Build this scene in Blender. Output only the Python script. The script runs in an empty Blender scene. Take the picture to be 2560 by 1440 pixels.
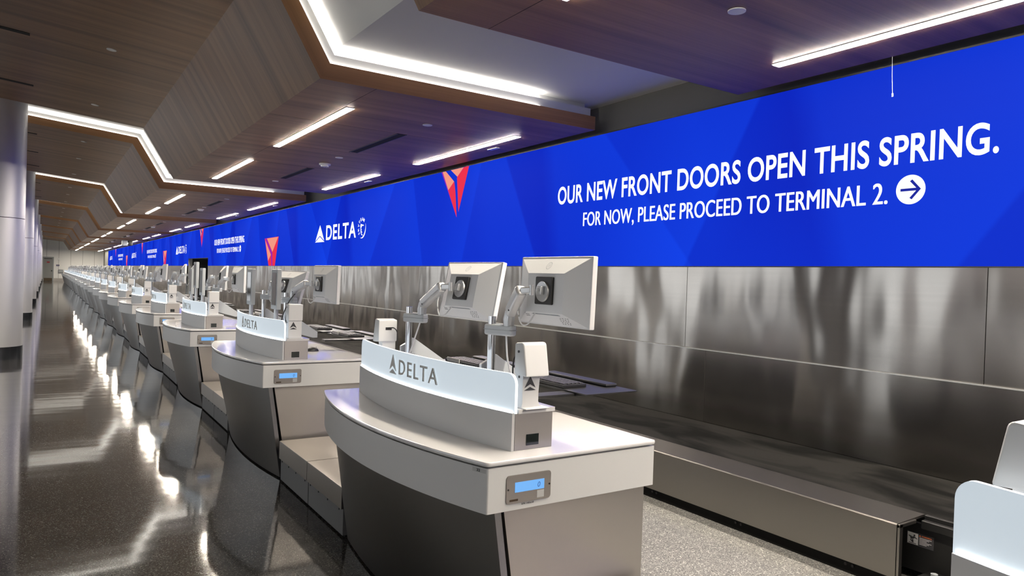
import bpy, bmesh, math, random
from mathutils import Vector, Matrix
random.seed(7)
C = bpy.context.scene.collection
SC = bpy.context.scene

# ------------------------------------------------------------------ camera, world, exposure
def setup_camera():
    yaw, pitch, roll = math.radians(33.4956), math.radians(-0.5995), math.radians(1.8532)
    f = Vector((math.sin(yaw)*math.cos(pitch), math.cos(yaw)*math.cos(pitch), math.sin(pitch)))
    r0 = Vector((math.cos(yaw), -math.sin(yaw), 0)); u0 = r0.cross(f)
    c, s = math.cos(roll), math.sin(roll)
    r = c*r0 + s*u0; u = -s*r0 + c*u0
    cam = bpy.data.cameras.new('camera'); cam.sensor_width = 36.0
    cam.lens = 1760.76*36/2560
    cam.clip_start = 0.05; cam.clip_end = 300
    o = bpy.data.objects.new('camera', cam); C.objects.link(o)
    m = Matrix((r, u, -f)).transposed().to_4x4(); m.translation = Vector((0, 0, 1.5))
    o.matrix_world = m
    SC.camera = o
setup_camera()
w = bpy.data.worlds.new('world'); SC.world = w; w.use_nodes = True
w.node_tree.nodes['Background'].inputs[0].default_value = (0.94, 0.97, 1.0, 1)
w.node_tree.nodes['Background'].inputs[1].default_value = 1.9   # overcast daylight, let in by open bays added on the unseen left
SC.view_settings.view_transform = 'Standard'; SC.view_settings.look = 'None'
SC.view_settings.gamma = 1.0; SC.view_settings.use_curve_mapping = False
SC.view_settings.exposure = 0.15
LINEAR_LIGHT = 165.0      # radiance of the linear lamps
COVE_LIGHT = 38.0        # radiance of the cove strips
try:
    SC.cycles.use_denoising = True
    SC.cycles.max_bounces = 8; SC.cycles.diffuse_bounces = 4; SC.cycles.glossy_bounces = 4
    SC.cycles.sample_clamp_indirect = 6.0
    SC.cycles.caustics_reflective = False; SC.cycles.caustics_refractive = False
except Exception:
    pass

# ------------------------------------------------------------------ key measurements (metres)
XW = 4.74                      # screen / steel wall plane
YN, YE = -8.0, 82.0            # hall from behind the camera to the far wall
P = 3.07                       # pitch of the counters
NCOUNT = 25
Y0 = 2.953                     # middle of the first whole counter
FP, FS, FW = 9.58, 5.56, 7.80  # ceiling soffits: period, start, width
PROF = [(-9.5, 4.86), (1.31, 3.86), (1.785, 3.06), (4.63, 3.06)]

# ------------------------------------------------------------------ materials
def new_mat(name):
    m = bpy.data.materials.new(name); m.use_nodes = True
    return m, m.node_tree.nodes, m.node_tree.links, m.node_tree.nodes['Principled BSDF']
def pbr(name, col, rough=0.5, metal=0.0, spec=0.5, aniso=0.0, bump=None, var=None, coat=0.0):
    m, N, L, b = new_mat(name)
    b.inputs['Base Color'].default_value = (*col, 1); b.inputs['Roughness'].default_value = rough
    b.inputs['Metallic'].default_value = metal; b.inputs['Specular IOR Level'].default_value = spec
    if coat: b.inputs['Coat Weight'].default_value = coat; b.inputs['Coat Roughness'].default_value = 0.05
    tc = N.new('ShaderNodeTexCoord')
    if var:   # (scale xyz, amount): gentle colour variation
        mp = N.new('ShaderNodeMapping'); mp.inputs['Scale'].default_value = var[0]
        L.new(tc.outputs['Object'], mp.inputs[0])
        n = N.new('ShaderNodeTexNoise'); n.inputs['Scale'].default_value = 1.0; n.inputs['Detail'].default_value = 4
        L.new(mp.outputs[0], n.inputs['Vector'])
        r = N.new('ShaderNodeMapRange'); r.inputs[3].default_value = 1-var[1]; r.inputs[4].default_value = 1+var[1]
        L.new(n.outputs[0], r.inputs[0])
        mx = N.new('ShaderNodeVectorMath'); mx.operation = 'SCALE'; mx.inputs[0].default_value = col
        L.new(r.outputs[0], mx.inputs['Scale']); L.new(mx.outputs[0], b.inputs['Base Color'])
    if aniso:
        b.inputs['Anisotropic'].default_value = abs(aniso)
        t = N.new('ShaderNodeTangent'); t.direction_type = 'RADIAL'; t.axis = 'Z'
        L.new(t.outputs[0], b.inputs['Tangent'])
        b.inputs['Anisotropic Rotation'].default_value = 0.25 if aniso > 0 else 0.0
    if bump:  # list of (scale xyz, strength, distance)
        prev = None
        for sc, st, di in bump:
            mp = N.new('ShaderNodeMapping'); mp.inputs['Scale'].default_value = sc
            L.new(tc.outputs['Object'], mp.inputs[0])
            n = N.new('ShaderNodeTexNoise'); n.inputs['Scale'].default_value = 1.0; n.inputs['Detail'].default_value = 2
            L.new(mp.outputs[0], n.inputs['Vector'])
            bp = N.new('ShaderNodeBump'); bp.inputs['Strength'].default_value = st; bp.inputs['Distance'].default_value = di
            L.new(n.outputs[0], bp.inputs['Height'])
            if prev: L.new(prev.outputs[0], bp.inputs['Normal'])
            prev = bp
        L.new(prev.outputs[0], b.inputs['Normal'])
    return m
def emit(name, col, strength, base=(0.02, 0.02, 0.02)):
    m, N, L, b = new_mat(name)
    if name.startswith('screen'): base = (0.001, 0.001, 0.001); b.inputs['Specular IOR Level'].default_value = 0.0
    b.inputs['Base Color'].default_value = (*base, 1); b.inputs['Roughness'].default_value = 0.35
    b.inputs['Emission Color'].default_value = (*col, 1); b.inputs['Emission Strength'].default_value = strength
    return m

def wood_mat(name, dark, light, rough=0.38):
    m, N, L, b = new_mat(name)
    uv = N.new('ShaderNodeUVMap'); uv.uv_map = 'UVMap'
    def noise(sx, sy, det, dist=0.0):
        mp = N.new('ShaderNodeMapping'); mp.inputs['Scale'].default_value = (sx, sy, 1)
        L.new(uv.outputs[0], mp.inputs[0])
        n = N.new('ShaderNodeTexNoise'); n.inputs['Scale'].default_value = 1; n.inputs['Detail'].default_value = det
        n.inputs['Distortion'].default_value = dist
        L.new(mp.outputs[0], n.inputs['Vector']); return n
    a = noise(0.20, 5.0, 5, 0.25); f = noise(0.9, 60.0, 3); c = noise(0.16, 1.6, 2)
    def mad(x, k, y):
        q = N.new('ShaderNodeMath'); q.operation = 'MULTIPLY_ADD'; L.new(x, q.inputs[0]); q.inputs[1].default_value = k
        if isinstance(y, float): q.inputs[2].default_value = y
        else: L.new(y, q.inputs[2])
        return q.outputs[0]
    v = mad(a.outputs[0], 0.85, mad(f.outputs[0], 0.25, mad(c.outputs[0], 0.25, -0.17)))
    r = N.new('ShaderNodeValToRGB'); e = r.color_ramp.elements
    e[0].position = 0.30; e[0].color = (*dark, 1); e[1].position = 0.72; e[1].color = (*light, 1)
    L.new(v, r.inputs[0]); L.new(r.outputs[0], b.inputs['Base Color'])
    b.inputs['Roughness'].default_value = rough; b.inputs['Specular IOR Level'].default_value = 0.5
    return m

def terrazzo(name, base, chip_dark, chip_light, rough, bump=0.0, spec=0.5):
    m, N, L, b = new_mat(name)
    tc = N.new('ShaderNodeTexCoord')
    v = N.new('ShaderNodeTexVoronoi'); v.inputs['Scale'].default_value = 210
    L.new(tc.outputs['Object'], v.inputs['Vector'])
    sp = N.new('ShaderNodeSeparateColor'); L.new(v.outputs['Color'], sp.inputs[0])
    r = N.new('ShaderNodeValToRGB'); r.color_ramp.interpolation = 'CONSTANT'
    e = r.color_ramp.elements; e[0].position = 0; e[0].color = (*chip_dark, 1); e[1].position = 0.30; e[1].color = (*base, 1)
    x = e.new(0.80); x.color = (*chip_light, 1); y = e.new(0.93); y.color = tuple(min(1, 1.9*q) for q in chip_light)+(1,)
    L.new(sp.outputs[0], r.inputs[0])
    n = N.new('ShaderNodeTexNoise'); n.inputs['Scale'].default_value = 0.8; n.inputs['Detail'].default_value = 3
    L.new(tc.outputs['Object'], n.inputs['Vector'])
    mr = N.new('ShaderNodeMapRange'); mr.inputs[3].default_value = 0.8; mr.inputs[4].default_value = 1.2
    L.new(n.outputs[0], mr.inputs[0])
    sc = N.new('ShaderNodeVectorMath'); sc.operation = 'SCALE'; L.new(r.outputs[0], sc.inputs[0]); L.new(mr.outputs[0], sc.inputs['Scale'])
    L.new(sc.outputs[0], b.inputs['Base Color'])
    b.inputs['Roughness'].default_value = rough; b.inputs['Specular IOR Level'].default_value = spec
    if bump:
        mp = N.new('ShaderNodeMapping'); mp.inputs['Scale'].default_value = (0.7, 3.0, 1)
        L.new(tc.outputs['Object'], mp.inputs[0])
        n2 = N.new('ShaderNodeTexNoise'); n2.inputs['Scale'].default_value = 1.3; n2.inputs['Detail'].default_value = 1
        L.new(mp.outputs[0], n2.inputs['Vector'])
        bp = N.new('ShaderNodeBump'); bp.inputs['Strength'].default_value = bump; bp.inputs['Distance'].default_value = 0.05
        L.new(n2.outputs[0], bp.inputs['Height']); L.new(bp.outputs[0], b.inputs['Normal'])
    return m

def screen_mat(name):
    """blue picture of overlapping soft facets shown on the LED wall"""
    m, N, L, b = new_mat(name)
    tc = N.new('ShaderNodeTexCoord'); sx = N.new('ShaderNodeSeparateXYZ'); L.new(tc.outputs['Object'], sx.inputs[0])
    def math_(op, a, bb=None, c=None, clamp=False):
        q = N.new('ShaderNodeMath'); q.operation = op; q.use_clamp = clamp
        for i, x in enumerate((a, bb, c)):
            if x is None: continue
            if isinstance(x, (int, float)): q.inputs[i].default_value = x
            else: L.new(x, q.inputs[i])
        return q.outputs[0]
    Yc = math_('FLOORED_MODULO', math_('ADD', sx.outputs[1], 200*9.625), 9.625)
    Z = sx.outputs[2]
    tot = None
    #      y0 (at mid height), slope dy/dz, fade width, amount
    for y0, k, wd, am in ((0.2, 0.30, 1.6, .45), (1.6, -0.75, 1.9, .5), (3.0, 0.25, 1.2, -.55), (4.0, -0.55, 1.4, .55), (4.9, 0.9, 2.0, .4),
                          (6.3, 0.15, 1.5, -.5), (7.0, 0.55, 1.3, .55), (8.2, -0.35, 0.9, .4)):
        d = math_('SUBTRACT', Yc, math_('MULTIPLY_ADD', Z, k, y0-2.36*k))
        edge = math_('MULTIPLY', d, 25 if am > 0 else 4, clamp=True)
        fade = math_('SUBTRACT', 1.0, math_('MULTIPLY', d, 1/wd), clamp=True)
        v = math_('MULTIPLY', math_('MULTIPLY', edge, fade), am)
        tot = v if tot is None else math_('ADD', tot, v)
    r = N.new('ShaderNodeValToRGB'); e = r.color_ramp.elements
    e[0].position = 0.0; e[0].color = (0.003, 0.009, 0.44, 1); e[1].position = 1.0; e[1].color = (0.007, 0.060, 0.84, 1)
    L.new(math_('MULTIPLY_ADD', tot, 0.50, 0.42, clamp=True), r.inputs[0])
    b.inputs['Base Color'].default_value = (0.001, 0.001, 0.001, 1); b.inputs['Roughness'].default_value = 0.6
    b.inputs['Specular IOR Level'].default_value = 0.0
    L.new(r.outputs[0], b.inputs['Emission Color']); b.inputs['Emission Strength'].default_value = 0.92
    return m

M = {}
M['wood'] = wood_mat('walnut_veneer', (0.100, 0.047, 0.020), (0.310, 0.170, 0.083), 0.45)
M['wood_edge_lit'] = wood_mat('walnut_edge_lit', (0.26, 0.125, 0.050), (0.46, 0.240, 0.108), 0.5)  # lighter walnut: cove light on the soffit edges put into the colour
M['white_paint'] = pbr('white_paint', (0.74, 0.74, 0.73), 0.75, spec=0.2)
M['grey_paint'] = pbr('grey_paint', (0.17, 0.17, 0.16), 0.7, spec=0.2)
M['wall_pale'] = pbr('pale_wall_panel', (0.80, 0.80, 0.78), 0.6, spec=0.3)
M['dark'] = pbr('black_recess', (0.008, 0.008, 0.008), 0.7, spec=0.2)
M['black_metal'] = pbr('black_metal', (0.012, 0.012, 0.012), 0.45)
M['steel_wall'] = pbr('brushed_steel_wall', (0.37, 0.35, 0.325), 0.17, 1.0, aniso=0.80, bump=[((0.4, 1.1, 0.5), 0.50, 0.12), ((2, 4, 300), 0.04, 0.001)], var=((1, 0.4, 40), 0.05))
M['steel'] = pbr('brushed_steel', (0.46, 0.435, 0.40), 0.36, 1.0, bump=[((2, 2, 2), 0.02, 0.02)])
M['steel_cover'] = pbr('conveyor_cover_steel', (0.30, 0.285, 0.265), 0.34, 1.0, bump=[((1, 1, 1), 0.03, 0.03)])
M['steel_body'] = pbr('counter_steel', (0.33, 0.33, 0.325), 0.36, 1.0, bump=[((1.5, 1.5, 1.0), 0.015, 0.05)])
M['steel_side'] = pbr('counter_side_steel', (0.60, 0.57, 0.53), 0.42, 1.0, bump=[((1.5, 1.5, 1.0), 0.02, 0.05)])
M['steel_dark'] = pbr('dark_base_steel', (0.25, 0.26, 0.28), 0.2, 1.0)
M['column'] = pbr('satin_silver_column', (0.68, 0.68, 0.69), 0.45, 0.65)
M['alu'] = pbr('satin_aluminium', (0.50, 0.51, 0.52), 0.38, 0.9)
M['alu_light'] = pbr('light_aluminium', (0.62, 0.63, 0.64), 0.36, 0.75)
M['chrome'] = pbr('chrome', (0.75, 0.76, 0.78), 0.12, 1.0)
M['solid_white'] = pbr('white_solid_surface', (0.82, 0.81, 0.80), 0.14, spec=0.5, coat=0.5)
M['fascia'] = pbr('white_fascia', (0.80, 0.80, 0.785), 0.35, spec=0.5)
M['plinth'] = pbr('satin_plinth_cover', (0.70, 0.70, 0.69), 0.42, 0.15)
M['white_plastic'] = pbr('white_plastic', (0.90, 0.90, 0.89), 0.42)
M['white_powder'] = pbr('white_powder_coat', (0.84, 0.84, 0.83), 0.4)
M['grey_plastic'] = pbr('grey_plastic', (0.30, 0.32, 0.33), 0.4)
M['pale_grey'] = pbr('pale_grey_plastic', (0.50, 0.53, 0.55), 0.4)
M['black_plastic'] = pbr('black_plastic', (0.015, 0.015, 0.016), 0.4)
M['black_glass'] = pbr('dark_glass', (0.012, 0.016, 0.016), 0.06, spec=0.7)
M['print_dark'] = pbr('dark_print', (0.05, 0.05, 0.055), 0.5)
M['print_mid'] = pbr('grey_print', (0.22, 0.23, 0.24), 0.5)
M['letter_grey'] = pbr('grey_letters', (0.80, 0.79, 0.76), 0.5)
M['sticker'] = pbr('pale_sticker', (0.6, 0.6, 0.58), 0.5)
M['glow_panel'] = emit('lit_frosted_acrylic', (0.77, 0.90, 1.0), 0.47, (0.62, 0.65, 0.67))
M['glow_edge'] = emit('lit_acrylic_edge', (0.88, 0.97, 1.0), 1.3, (0.5, 0.5, 0.5))
M['led_white'] = emit('sign_light_strip', (0.90, 0.97, 1.0), 16.0)
M['lamp'] = emit('linear_lamp_diffuser', (1.0, 0.90, 0.76), LINEAR_LIGHT)
M['cove'] = emit('cove_strip', (1.0, 0.94, 0.86), COVE_LIGHT)
M['upstand_fill'] = emit('upstand_fill_strip', (1.0, 0.94, 0.86), 7.0)  # added fill strip that brightens the white upstand
M['screen'] = screen_mat('video_wall_picture')
M['screen_white'] = emit('screen_white', (1, 1, 1), 1.15)
M['screen_navy'] = emit('screen_navy', (0.012, 0.02, 0.30), 1.0)
M['screen_red'] = emit('screen_red', (0.80, 0.030, 0.070), 0.95)
M['screen_salmon'] = emit('screen_salmon', (0.90, 0.31, 0.22), 0.92)
M['screen_purple'] = emit('screen_purple', (0.30, 0.02, 0.38), 1.0)
M['lcd'] = emit('lcd_backlight', (0.16, 0.45, 0.92), 0.9)
M['lcd_digit'] = emit('lcd_digit', (0.02, 0.10, 0.45), 0.6)
def belt_mat():
    m, N, L, b = new_mat('scuffed_rubber_belt')
    tc = N.new('ShaderNodeTexCoord'); mp = N.new('ShaderNodeMapping'); mp.inputs['Scale'].default_value = (3.2, 1.25, 1)
    L.new(tc.outputs['Object'], mp.inputs[0])
    n = N.new('ShaderNodeTexNoise'); n.inputs['Scale'].default_value = 1; n.inputs['Detail'].default_value = 6; n.inputs['Distortion'].default_value = 0.6
    L.new(mp.outputs[0], n.inputs['Vector'])
    r = N.new('ShaderNodeValToRGB'); e = r.color_ramp.elements
    e[0].position = 0.40; e[0].color = (0.004, 0.004, 0.004, 1); e[1].position = 0.56; e[1].color = (0.022, 0.021, 0.020, 1)
    L.new(n.outputs[0], r.inputs[0]); L.new(r.outputs[0], b.inputs['Base Color'])
    b.inputs['Roughness'].default_value = 0.85; b.inputs['Specular IOR Level'].default_value = 0.1
    return m
M['belt'] = belt_mat()
M['floor_hall'] = terrazzo('polished_dark_terrazzo', (0.066, 0.062, 0.056), (0.040, 0.038, 0.035), (0.10, 0.096, 0.088), 0.075, 0.025, 0.38)
M['floor_desk'] = terrazzo('matt_grey_terrazzo', (0.25, 0.245, 0.235), (0.12, 0.12, 0.12), (0.36, 0.35, 0.33), 0.5, spec=0.3)
M['scale_grey'] = pbr('grey_scale_base', (0.20, 0.20, 0.20), 0.55)
M['door_grey'] = pbr('grey_door_paint', (0.24, 0.245, 0.24), 0.5)
M['brown_metal'] = pbr('bronze_kick_plate', (0.10, 0.075, 0.05), 0.4, 0.8)
M['blue_sign'] = pbr('navy_sign', (0.02, 0.02, 0.10), 0.5)
M['red_sign'] = pbr('red_sign', (0.40, 0.02, 0.03), 0.5)
M['orange_print'] = pbr('orange_print', (0.75, 0.18, 0.05), 0.5)
M['white_print'] = pbr('white_print', (0.7, 0.7, 0.7), 0.5)

# ------------------------------------------------------------------ mesh helpers
def box(bm, x0, x1, y0, y1, z0, z1, bev=0.0, seg=2, mat=0, M4=None):
    t = bmesh.new()
    bmesh.ops.create_cube(t, size=1)
    for v in t.verts:
        v.co = Vector(((x0+x1)/2 + v.co.x*(x1-x0), (y0+y1)/2 + v.co.y*(y1-y0), (z0+z1)/2 + v.co.z*(z1-z0)))
    if bev: bmesh.ops.bevel(t, geom=t.edges[:], offset=bev, segments=seg, affect='EDGES', profile=0.5)
    merge(bm, t, mat, M4)
def merge(bm, t, mat=0, M4=None):
    if M4 is not None: bmesh.ops.transform(t, matrix=M4, verts=t.verts)
    vm = {}
    for v in t.verts: vm[v] = bm.verts.new(v.co)
    for f in t.faces:
        try:
            nf = bm.faces.new([vm[v] for v in f.verts]); nf.material_index = mat if mat is not None else f.material_index
        except ValueError: pass
    t.free()
def loft(bm, rings, cap=True, closed=True, mat=0):
    R = [[bm.verts.new(p) for p in r] for r in rings]
    n = len(rings[0])
    for a, b in zip(R[:-1], R[1:]):
        for i in range(n if closed else n-1):
            j = (i+1) % n
            f = bm.faces.new((a[i], a[j], b[j], b[i])); f.material_index = mat
    if cap and closed:
        for r in (R[0], R[-1]):
            f = bm.faces.new(r); f.material_index = mat
    return R
def prism(bm, pts, z0, z1, axis='z', mat=0, bev=0.0):
    def mk(p, h):
        if axis == 'z': return (p[0], p[1], h)
        if axis == 'y': return (p[0], h, p[1])
        return (h, p[0], p[1])
    t = bmesh.new(); loft(t, [[mk(p, z0) for p in pts], [mk(p, z1) for p in pts]])
    bmesh.ops.recalc_face_normals(t, faces=t.faces)
    if bev:
        bmesh.ops.bevel(t, geom=t.edges[:], offset=bev, segments=2, affect='EDGES', profile=0.5)
    merge(bm, t, mat)
def frame_of(d):
    d = Vector(d).normalized(); up = Vector((0, 0, 1)) if abs(d.z) < 0.95 else Vector((0, 1, 0))
    a = d.cross(up).normalized(); return a, a.cross(d).normalized(), d
def tube(bm, pts, r, n=12, mat=0):
    pts = [Vector(p) for p in pts]; rings = []
    rr = r if isinstance(r, (list, tuple)) else [r]*len(pts)
    for i, p in enumerate(pts):
        d = (pts[min(i+1, len(pts)-1)] - pts[max(i-1, 0)])
        a, b, _ = frame_of(d)
        rings.append([p + rr[i]*(math.cos(2*math.pi*k/n)*a + math.sin(2*math.pi*k/n)*b) for k in range(n)])
    loft(bm, rings, mat=mat)
def cyl(bm, p0, p1, r, n=24, mat=0, r2=None):
    tube(bm, [p0, p1], [r, r if r2 is None else r2], n, mat)
def disc(bm, c, axis, r, h, n=24, mat=0):
    cyl(bm, Vector(c), Vector(c)+Vector(axis).normalized()*h, r, n, mat)
def bar(bm, p0, p1, w, h, bev=0.004, mat=0, w2=None):
    """a rounded bar from p0 to p1, w wide (sideways), h high"""
    a, b, d = frame_of(Vector(p1)-Vector(p0)); L_ = (Vector(p1)-Vector(p0)).length
    m = Matrix((a, d, b)).transposed().to_4x4(); m.translation = (Vector(p0)+Vector(p1))/2
    box(bm, -w/2, w/2, -L_/2, L_/2, -h/2, h/2, bev, 3, mat, m)
def smooth_path(pts, n=6):
    pts = [Vector(p) for p in pts]; out = []
    for i in range(len(pts)-1):
        p0, p1, p2, p3 = pts[max(i-1, 0)], pts[i], pts[i+1], pts[min(i+2, len(pts)-1)]
        for k in range(n):
            t = k/n
            out.append(0.5*((2*p1)+(p2-p0)*t+(2*p0-5*p1+4*p2-p3)*t*t+(3*p1-p0-3*p2+p3)*t**3))
    return out+[pts[-1]]
def weighted_normals(me, deg):
    """smooth shading in which the large flat faces keep their own direction"""
    for p in me.polygons: p.use_smooth = True
    c_ = math.cos(math.radians(deg+8)); at = [[] for _ in me.vertices]
    nor = [p.normal.copy() for p in me.polygons]; ar = [p.area for p in me.polygons]
    for p in me.polygons:
        for v in p.vertices: at[v].append(p.index)
    out = [None]*len(me.loops)
    for p in me.polygons:
        n0 = nor[p.index]
        for li in p.loop_indices:
            a = Vector((0, 0, 0))
            for q in at[me.loops[li].vertex_index]:
                if q == p.index or nor[q].dot(n0) > c_: a += nor[q]*ar[q]
            out[li] = a.normalized() if a.length > 1e-12 else n0
    me.normals_split_custom_set(out)
def fin(bm, name, mats, smooth=35, recalc=True):
    if recalc: bmesh.ops.recalc_face_normals(bm, faces=bm.faces)
    me = bpy.data.meshes.new(name); bm.to_mesh(me); bm.free()
    for m in (mats if isinstance(mats, (list, tuple)) else [mats]): me.materials.append(M[m])
    if smooth:
        weighted_normals(me, smooth)
    return me
def obj(name, bm, mats, parent=None, smooth=35, loc=None, label=None, kind=None, recalc=True):
    me = bm if isinstance(bm, bpy.types.Mesh) else fin(bm, name, mats, smooth, recalc)
    o = bpy.data.objects.new(name, me); C.objects.link(o)
    if parent is not None: o.parent = parent
    if loc is not None: o.location = loc
    if label: o['label'] = label
    if kind: o['kind'] = kind
    return o
def tag(o, label, cat, group=None, kind=None):
    o['label'] = label; o['category'] = cat
    if group: o['group'] = group
    if kind: o['kind'] = kind
    return o
def thing(name, label, cat, loc=(0, 0, 0), rz=0, group=None, kind=None):
    o = bpy.data.objects.new(name, None); C.objects.link(o); o.empty_display_size = 0.1
    o.location = loc; o.rotation_euler = (0, 0, rz)
    return tag(o, label, cat, group, kind)
def dup(root, loc, label, rz=None, skip=()):
    def cp(o, par):
        c = o.copy(); C.objects.link(c)
        if par is not None: c.parent = par
        for ch in o.children:
            if ch.name.split('.')[0] not in skip: cp(ch, c)
        return c
    r = cp(root, None); r.location = loc; r['label'] = label
    if rz is not None: r.rotation_euler = (0, 0, rz)
    return r
def structure(name, bm, mats, parent=None, smooth=35, label=None):
    o = obj(name, bm, mats, parent, smooth)
    if parent is None:
        o['kind'] = 'structure'; o['label'] = label or name.replace('_', ' '); o['category'] = name.split('_')[0]
    return o

# ------------------------------------------------------------------ lettering
def text_polys(body, bold=0.0, spacing=1.0, res=6):
    """mesh of the words, lower-left of the ink at 0,0; returns verts, faces, width, cap height"""
    cu = bpy.data.curves.new('t', 'FONT'); cu.body = body; cu.size = 1.0; cu.resolution_u = res
    cu.offset = bold; cu.space_character = spacing; cu.extrude = 0.0; cu.fill_mode = 'FRONT'
    o = bpy.data.objects.new('t', cu); C.objects.link(o)
    dg = bpy.context.evaluated_depsgraph_get(); dg.update()
    me = bpy.data.meshes.new_from_object(o.evaluated_get(dg))
    vs = [v.co.copy() for v in me.vertices]; fs = [tuple(p.vertices) for p in me.polygons]
    bpy.data.objects.remove(o); bpy.data.curves.remove(cu); bpy.data.meshes.remove(me)
    x0 = min(v.x for v in vs); x1 = max(v.x for v in vs); y0 = min(v.y for v in vs); y1 = max(v.y for v in vs)
    return [(v.x-x0, v.y-y0) for v in vs], fs, x1-x0, y1-y0
def text_into(bm, body, width, height, mp, bold=0.0, spacing=1.0, mat=0, res=6, thick=None, keep_base=None):
    """writes words scaled to width x height; mp(u, v, w) -> 3D point"""
    if isinstance(bold, tuple):   # overprint instead of swelling the outlines
        for du, dv in bold: text_into(bm, body, width, height, lambda u, v, w, du=du, dv=dv: mp(u+du, v+dv, w), 0.0, spacing, mat, res)
        return
    vs, fs, w_, h_ = text_polys(body, bold, spacing, res)
    sx = width/w_; sy = height/h_
    V = [bm.verts.new(mp(x*sx, y*sy, 0.0)) for x, y in vs]
    faces = []
    for f in fs:
        try: nf = bm.faces.new([V[i] for i in f]); nf.material_index = mat; faces.append(nf)
        except ValueError: pass
    if thick:
        cnt = {}
        for f in fs:
            for i in range(len(f)):
                e = (f[i], f[(i+1) % len(f)]); cnt[tuple(sorted(e))] = cnt.get(tuple(sorted(e)), 0)+1
        B = {}
        for a, b_ in [k for k, c in cnt.items() if c == 1]:
            for i in (a, b_):
                if i not in B: B[i] = bm.verts.new(mp(vs[i][0]*sx, vs[i][1]*sy, -thick))
            try: bm.faces.new((V[a], V[b_], B[b_], B[a])).material_index = mat
            except ValueError: pass
def poly_into(bm, pts, mp, mat=0, thick=None):
    if thick is None:
        f = bm.faces.new([bm.verts.new(mp(u, v, 0.0)) for u, v in pts]); f.material_index = mat; return
    loft(bm, [[mp(u, v, 0.0) for u, v in pts], [mp(u, v, -thick) for u, v in pts]], mat=mat)
def widget(x0, z0, w_, h_, fine=False):
    """the two pieces of the arrow-head emblem"""
    A = [(0, 1), (-0.46, 0.17), (0, 0.42), (0.46, 0.17)]; B = [(0, 0.235), (-0.5, 0), (0.5, 0)]
    if fine: A = [(0, 1), (-0.47, 0.08), (0, 0.38), (0.47, 0.08)]; B = [(0, 0.315), (-0.5, 0), (0.5, 0)]
    f = lambda L_: [(x0+(a+0.5)*w_, z0+b*h_) for a, b in L_]
    return [f([A[0], A[1], A[2]]), f([A[0], A[2], A[3]]), f(B)]

# ================================================================== SETTING
# ---- floor
b = bmesh.new()
box(b, -10, 2.2, YN, YE, -0.1, 0)
structure('floor', b, 'floor_hall', smooth=0, label='polished dark terrazzo floor of the hall')
b = bmesh.new(); box(b, 2.2, 4.9, YN, YE, -0.1, 0)
structure('floor', b, 'floor_desk', smooth=0, label='matt grey terrazzo floor behind the counters')

# ---- right wall: steel panels below, screen above, grey bulkhead on top
OPY0, OPY1, OPZ = 26.6, 31.1, 1.97
wr = bmesh.new()
box(wr, 4.80, 4.95, YN, OPY0, 0, 5.2); box(wr, 4.80, 4.95, OPY1, YE, 0, 5.2); box(wr, 4.80, 4.95, OPY0, OPY1, OPZ, 5.2)
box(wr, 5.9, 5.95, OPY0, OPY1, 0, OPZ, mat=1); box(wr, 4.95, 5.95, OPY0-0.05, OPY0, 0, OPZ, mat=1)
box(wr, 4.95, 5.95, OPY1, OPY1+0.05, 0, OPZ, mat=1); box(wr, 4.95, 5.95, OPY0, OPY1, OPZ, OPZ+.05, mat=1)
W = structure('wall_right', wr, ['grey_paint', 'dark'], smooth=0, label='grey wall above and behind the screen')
def panels(z0, z1, x, ystart, pitch, name):
    bm = bmesh.new(); y = ystart
    while y < YE-0.2:
        a, c = max(y+0.0015, YN), min(y+pitch-0.0015, YE)
        for q0, q1 in ((a, min(c, OPY0)), (max(a, OPY1), c)) if c > OPY0 and a < OPY1 else ((a, c),):
            if q1-q0 > 0.02: box(bm, x, 4.80, q0, q1, z0, z1, 0.0012, 1)
        y += pitch
    return structure(name, bm, 'steel_wall', W)
panels(0.9635, 1.672, 4.742, 1.965-2.39*5, 2.39, 'upper_steel_panels')
panels(0.02, 0.960, 4.722, 4.10-2.39*6, 2.39, 'lower_steel_panels')
for q0, q1 in ((YN, OPY0), (OPY1, YE)):
    b = bmesh.new(); box(b, 4.712, 4.745, q0, q1, 0.957, 0.963); structure('ledge_trim', b, 'alu_light', W, 0)

# ---- far, back and left walls
b = bmesh.new(); box(b, -10.2, 5.0, YE, YE+0.15, 0, 5.4)
fw = structure('wall_back', b, 'wall_pale', smooth=0, label='pale panelled wall at the far end of the hall')
b = bmesh.new()
for i in range(13): box(b, -8+i*1.0-0.01, -8+i*1.0+0.01, YE-0.006, YE, 0.3, 5.0)
structure('wall_joints', b, 'grey_paint', fw, 0)
b = bmesh.new(); box(b, -10.2, 5.0, YN-0.15, YN, 0, 5.4)
structure('wall_front', b, 'wall_pale', smooth=0, label='pale wall behind the camera')
b = bmesh.new(); box(b, -10.2, -10.0, YN, YE, 0, 0.3); box(b, -10.2, -10.0, YN, YE, 3.4, 5.4)
for i in range(10): box(b, -10.2, -10.0, YN+i*9.58, YN+i*9.58+3.0, 0.3, 3.4)  # open bays added in this unseen wall to admit fill daylight
structure('wall_left', b, 'wall_pale', smooth=0, label='unseen pale left wall with wide open bays added to let daylight in')
b = bmesh.new(); box(b, -10, -0.30, YE-0.02, YE, 0, 0.3); box(b, 0.62, 4.8, YE-0.02, YE, 0, 0.3)
structure('baseboard_back', b, 'steel', smooth=0, label='steel baseboard of the far wall')
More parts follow.
